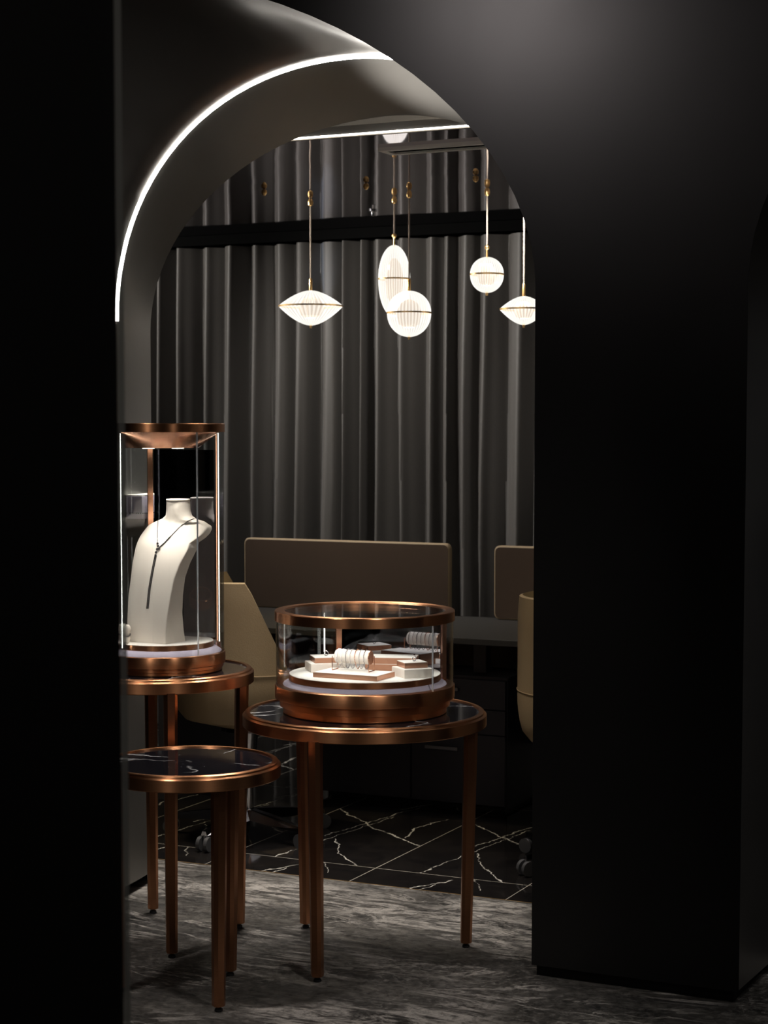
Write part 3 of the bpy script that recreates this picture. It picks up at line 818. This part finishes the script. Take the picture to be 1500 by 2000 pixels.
# necklace bust
ZQ = ZT + .0826
bust_loc = Vector((-.6275, 5.195, ZQ)); BR = rd(-31)
t = thing('necklace_bust', bust_loc, 'white suede necklace bust in the tall glass case', 'jewellery display', rz=BR)
def bust():
    # (height, width, depth, back offset, bow)
    R_ = [(0, .132, .092, .002, .0), (.03, .130, .084, -.001, .001), (.08, .129, .070, -.003, .003), (.13, .130, .059, .000, .006), (.18, .130, .052, .008, .010), (.22, .140, .049, .020, .014),
          (.26, .155, .047, .036, .020), (.276, .168, .046, .044, .026), (.288, .186, .044, .051, .036), (.300, .196, .042, .058, .044), (.312, .197, .041, .066, .047), (.320, .190, .040, .072, .045), (.327, .168, .042, .079, .037), (.333, .136, .046, .084, .026),
          (.340, .098, .050, .087, .014), (.350, .078, .054, .088, .006), (.365, .070, .058, .088, .003), (.385, .067, .060, .088, .001), (.392, .066, .060, .088, 0)]
    vs = []; fs = []; NS, NC = 12, 5
    EX = [(0, .003), (.08, .006), (.13, .009), (.22, .014), (.26, .015), (.30, .013), (.32, .011), (.333, .006), (.35, 0), (.4, 0)]
    def sect(wd, dp, r):
        out = []; hx, hy = wd/2-r, dp/2-r
        cs = [(hx, hy, 0), (-hx, hy, 90), (-hx, -hy, 180), (hx, -hy, 270)]
        for q, (cx_, cy_, a0) in enumerate(cs):
            for k in range(NC+1):
                a = rd(a0+90*k/NC); out.append((cx_+r*math.cos(a), cy_+r*math.sin(a)))
            nx = cs[(q+1) % 4]; a = rd(a0+90)
            p = (cx_+r*math.cos(a), cy_+r*math.sin(a)); q2 = (nx[0]+r*math.cos(a), nx[1]+r*math.sin(a))
            for k in range(1, NS): out.append((p[0]+(q2[0]-p[0])*k/NS, p[1]+(q2[1]-p[1])*k/NS))
        return out
    for h, wd, dp, off, bow in R_:
        r = .0025 if h < .29 else (min(wd, dp)*.48 if h > .345 else .0025 + (h-.29)/.055*(dp*.48-.0025))
        sec = sect(wd, dp, r); n = len(sec)
        for x, y in sec:
            q = abs(x)/(wd/2); e = 0
            for (h0, e0), (h1, e1) in zip(EX, EX[1:]):
                if h0 <= h <= h1: e = e0 + (e1-e0)*(h-h0)/(h1-h0)
            sh = .006 if .27 < h < .33 else 0
            vs.append((x*((wd/2+e-sh)/(wd/2)) - e - sh + .013*(h/.39)**1.5, y + off + bow*q*q*1.2 - .02, h))
    for i in range(len(R_)-1):
        for k in range(n): fs.append((i*n+k, i*n+(k+1) % n, (i+1)*n+(k+1) % n, (i+1)*n+k))
    fs += [tuple(range(n)), tuple((len(R_)-1)*n+k for k in range(n))]
    return vs, fs
bv, bf = bust()
bo = link('torso', bv, bf, M_IVORY, t)
for p in bo.data.polygons: p.use_smooth = True
try: bo.data.set_sharp_from_angle(angle=math.radians(50))
except Exception: pass
MB().lathe([(.0001, .392), (.033, .392), (.0345, .394), (.033, .3965), (.0001, .3975)], 40, (.013, .068, 0)).build('neck_cap', M_WHITEP, t)
# necklace laid on the bust surface
bm = bmesh.new(); bm.from_mesh(bo.data); Mx = Matrix.Translation(bust_loc) @ Matrix.Rotation(BR, 4, 'Z'); bm.transform(Mx)
tree = bvhtree.BVHTree.FromBMesh(bm)
def on_bust(px, py, lift=.0013):
    x = (px-750)/F; y = -(py-CY)/F
    r = Vector((x, math.cos(TH)+y*math.sin(TH), -math.sin(TH)+y*math.cos(TH))).normalized()
    h, nr, _, _ = tree.ray_cast(Vector((0, 0, HC)), r)
    if h is None:
        h, nr, _, _ = tree.find_nearest(Vector((0, 0, HC)) + r*5.22)
    if nr.dot(r) > 0: nr = -nr
    return h + nr*lift
def seglist(pts, step):
    out = []
    for a, b in zip(pts, pts[1:]):
        n = max(2, int(math.hypot(b[0]-a[0], b[1]-a[1])/step))
        out += [(a[0]+(b[0]-a[0])*k/n, a[1]+(b[1]-a[1])*k/n) for k in range(n)]
    return out + [pts[-1]]
nb = bust_loc.copy()
t = thing('necklace', nb, 'dark silver lariat necklace with a drop hung on the white bust', 'necklace')
mb = MB(); left = [(309, 1018), (308, 1030), (307.5, 1045), (308, 1062)]
right = [(378, 1014), (366, 1018), (350, 1030), (334, 1047), (322, 1060), (312, 1069)]
for pts, r in ((left, .0011), (right, .0010)):
    pl = [on_bust(*p) for p in seglist(pts, 1.5)]
    mb.tube([p-nb for p in pl], r*.7, 6)
    for p in pl: mb.ball(p-nb, r*1.25, 6, 4)
mb.build('chain', M_DSILVER, t)
mb = MB()
pl = [on_bust(*p) for p in seglist([(332, 1049), (322, 1060), (312, 1069)], 1.6)]
for p in pl: mb.ball(p-nb, .0021, 6, 4)
mb.build('stone_row', M_DSILVER, t)
mb = MB()
for p in [(309, 1067), (307, 1073), (305, 1079), (311, 1072), (304, 1085), (308, 1062)]: mb.ball(on_bust(*p)-nb, .0040, 8, 5)
mb.build('clasp', M_SILVER, t)
mb = MB()
for p in seglist([(304, 1086), (298, 1115), (292, 1150), (288, 1188)], 1.7):
    q = on_bust(*p)
    for dx in (-1.1, 1.1): mb.ball(on_bust(p[0]+dx*1.2, p[1])-nb, .0019, 6, 4)
mb.build('drop', M_DSILVER, t)
bm.free()

# bracelet stand at the left of the plate
bx = Vector((-.752, 5.195, ZQ))
bx = Vector((P(242, 1256.5, ZQ).x, P(242, 1256.5, ZQ).y, ZQ))
t = thing('bracelet_stand', bx, 'small white suede bracelet stand at the foot of the bust', 'jewellery display')
mb = MB(); pts = []
for k in range(13): pts.append((.002*math.sin(k), 0, .004 + .052*k/12))
mb.tube(pts, [.012, .0145, .016, .0165, .016, .015, .0155, .017, .018, .0175, .0155, .012, .004], 20)
mb.build('body', M_IVORY, t)
mb = MB()
for k in range(30):
    a = 2*PI*k/30; mb.ball((.0175*math.cos(a), .0175*math.sin(a), .024 + .003*math.sin(a*2)), .0022, 6, 4)
o = mb.build('bracelet', M_DSILVER, None, True, bx); tag(o, 'dark stone bracelet round the small white suede stand', 'bracelet')

# wall-mounted lavender display block with a bracelet, behind the tall case
q = W(-1.425, .30, 0)
a = P(236, 1020, 1.17)
t = thing('display_ledge', W(-1.41, .33, 1.165), 'lavender wall-mounted display ledge behind the tall glass case', 'display block', rz=RZ)
MB().box((.005, 0, .035), (.085, .16, .07), 0, .003).build('body', M_LAV, t)
MB().box((.005, 0, .0715), (.083, .155, .003), 0, .001).build('top_pad', M_PLATE, t)
mb = MB()
for k in range(26): mb.ball((.05, -.075+.15*k/25, .0), .0022, 6, 4)
for k in range(14): mb.ball((-.035+.085*k/13, -.0825, .0), .0022, 6, 4)
o = mb.build('bracelet', M_DSILVER, None, True, W(-1.41, .33, 1.165+.018)); o.rotation_euler = (0, 0, RZ); tag(o, 'thin dark bracelet wrapped round the lavender wall ledge', 'bracelet')

# ------------------------------------------------------------------ desk, screens, pedestals
DZ = .70
t = thing('desk', W(-.6, 1.84, 0), 'long charcoal desk with a panel leg behind the glass cases', 'desk', rz=RZ)
MB().box((0, 0, DZ-.011), (3.1, .70, .022), 0, .002).build('worktop', M_DESK, t, False)
for x in (-1.53, 1.53): MB().box((x, .0, (DZ-.022)/2), (.03, .56, DZ-.022)).build('panel_leg', M_CAB, t, False)
MB().box((0, .335, .42), (2.99, .016, .40)).build('modesty_panel', M_CAB, t, False)
MB().box((-.37, .16, .594), (.05, .05, .165)).build('support_post', M_CAB, t, False)
def rrect(w_, h, r, n=6):
    out = []
    for cx_, cz_, a0 in ((w_/2-r, h-r, 0), (-w_/2+r, h-r, 90), (-w_/2+r, r, 180), (w_/2-r, r, 270)):
        for k in range(n+1):
            a = rd(a0+90*k/n); out.append((cx_+r*math.cos(a), cz_+r*math.sin(a)))
    return out
def screen(s0, s1, d, label, z1=.985):
    w_ = s1-s0; t = thing('desk_screen', W((s0+s1)/2, d, DZ), label, 'desk screen', 'desk screens', rz=RZ)
    h = z1-DZ; v = []; f = []; R_ = [(.0125, .004), (.014, 0), (-.014, 0), (-.0125, .004)]
    pf = []
    for y, ins in ((-.010, .009), (-.014, .004), (-.015, .0)):
        pf.append((y, ins))
    full = [( -.0155, .006), (-.013, .0015), (-.009, 0), (.009, 0), (.013, .0015), (.0155, .006)]
    n = len(rrect(w_, h, .022))
    for y, ins in full:
        base = rrect(w_-2*ins, h-2*ins, .022-ins*.5)
        v += [(x, y, z+ins+.001) for x, z in base]
    for i in range(len(full)-1):
        for k in range(n): f.append((i*n+k, i*n+(k+1) % n, (i+1)*n+(k+1) % n, (i+1)*n+k))
    link('edge_band', v, f, M_SCREENE, t)
    for y0 in (-.0155, .0155):
        base = rrect(w_-.012, h-.012, .019); y1 = y0*1.05
        vv = [(x, y0*.9, z+.007) for x, z in base] + [(x, y1, z+.007) for x, z in base]
        link('fabric_panel', vv, [tuple(range(n)), tuple(range(n, 2*n))] + [(k, (k+1) % n, n+(k+1) % n, n+k) for k in range(n)], M_SCREEN, t)
screen(-2.10, -1.175, 2.17, 'wide taupe desk screen behind the low glass case')
screen(-.975, -.05, 2.14, 'taupe desk screen cut off by the arch at right')
def pedestal(s0, s1, label, hx, wide_top):
    w_ = s1-s0-.002; t = thing('drawer_cabinet', W((s0+s1)/2, 1.88, 0), label, 'drawer cabinet', 'black drawer cabinets under the desk', rz=RZ)
    MB().box((0, .20, .018+.245), (w_, .36, .49), 0, .001).build('body', M_CAB, t, False)
    MB().box((0, .20, .009), (w_-.03, .32, .018)).build('plinth', M_BLACKR, t, False)
    for z0, z1, hz in ((.387, .498, .458), (.291, .385, None), (.022, .289, .231)):
        dr = MB().box((0, .009, (z0+z1)/2), (w_-.004, .018, z1-z0-.002), 0, .001).build('drawer', M_CAB, t, False)
        if hz: MB().box((hx, -.012, hz), (.135, .010, .012), 0, .001).box((hx-.055, -.004, hz), (.008, .012, .008)).box((hx+.055, -.004, hz), (.008, .012, .008)).build('handle', M_HANDLE, dr, False)
pedestal(-1.214, -.825, 'right black drawer cabinet, seen beside the table leg', -.062, 0)
pedestal(-1.605, -1.214, 'left black drawer cabinet, behind the medium table legs', .0, 0)

# ------------------------------------------------------------------ swivel chairs
def chair(x, y, rz, label):
    t = thing('swivel_chair', (x, y, 0), label, 'chair', 'beige swivel chairs', rz=rz)
    def rad(z):
        for (z0, r0), (z1, r1) in zip(pr_, pr_[1:]):
            if z <= z1: k = (z-z0)/(z1-z0); k = k*k*(3-2*k)*.4 + k*.6; return r0+(r1-r0)*k
        return pr_[-1][1]
    pr_ = [(.395, .10), (.405, .17), (.43, .225), (.47, .252), (.55, .262), (.70, .262), (.85, .262), (.95, .255)]
    n = 72; rows = 16; vs = []; fs = []
    def top(a):
        xl = .262*math.cos(a)
        z = .915 if xl < -.04 else .915 - 2.1*(xl+.04)
        return max(z, .515)
    for k in range(n):
        a = 2*PI*k/n; T = top(a)
        for i in range(rows+1):
            z = .395 + (T-.395)*(i/rows); r = rad(z); vs.append((r*math.cos(a)*1.02, r*math.sin(a), z))
        for i in range(rows+1):
            z = T - (T-.47)*(i/rows) ; r = rad(z) - .030*min(1, .35+i*.3); z2 = z - (.004 if i else -.004)
            vs.append((r*math.cos(a)*1.02, r*math.sin(a), z2))
    m = 2*(rows+1)
    for k in range(n):
        j = (k+1) % n
        for i in range(m-1): fs.append((k*m+i, j*m+i, j*m+i+1, k*m+i+1))
    fs.append(tuple(k*m for k in range(n)))
    link('shell', vs, fs, M_LEATHER, t)
    MB().lathe([(.0001, .44), (.215, .44), (.228, .46), (.225, .50), (.20, .515), (.0001, .518)], 64, (.0, 0, 0)).build('seat_cushion', M_LEATHER, t)
    vs = []  # stitched seam round the shell
    MB().tube([(.2640*math.cos(2*PI*k/60)*1.02, .2640*math.sin(2*PI*k/60), .60+.02*math.cos(2*PI*k/60)*0) for k in range(12, 49)], .0014, 6).build('seam', M_LEATHER, t)
    MB().lathe([(.0001, .392), (.10, .392), (.10, .38), (.035, .37), (.028, .30), (.016, .29), (.016, .10), (.03, .095), (.034, .06), (.0001, .058)], 32).build('gas_column', M_CHROME, t)
    for k in range(5):
        a = 2*PI*k/5 + .25; d_ = Vector((math.cos(a), math.sin(a), 0)); q = Vector((-d_.y, d_.x, 0)); v = []
        for r, h0, h1, wd in ((.02, .060, .098, .020), (.15, .055, .088, .017), (.29, .055, .070, .012)):
            v += [d_*r+q*wd+Vector((0, 0, h0)), d_*r-q*wd+Vector((0, 0, h0)), d_*r-q*wd*.6+Vector((0, 0, h1)), d_*r+q*wd*.6+Vector((0, 0, h1))]
        f = [(0, 1, 2, 3), (8, 11, 10, 9)] + [(i*4+j, i*4+(j+1) % 4, i*4+4+(j+1) % 4, i*4+4+j) for i in range(2) for j in range(4)]
        sb = link('base_arm', v, f, M_CHROME, t, False)
        c = d_*.285
        mb = MB()
        for sg in (-1, 1):
            pts = [c + q*sg*.008 + Vector((0, 0, .026)), c + q*sg*.022 + Vector((0, 0, .026))]; mb.tube(pts, .0255, 18)
        mb.tube([c + Vector((0, 0, .03)), c + Vector((0, 0, .058))], .006, 8)
        mb.build('caster', M_CASTER, sb)
    return t
M_CASTER = simple('caster_grey', (.25, .25, .26), .3, .8)
chair(-.478, 6.50, rd(12), 'beige leather swivel chair seen behind the tall glass case')
chair(.705, 6.05, rd(-20), 'beige leather swivel chair half hidden by the right arch edge').scale = (1, 1, .975)
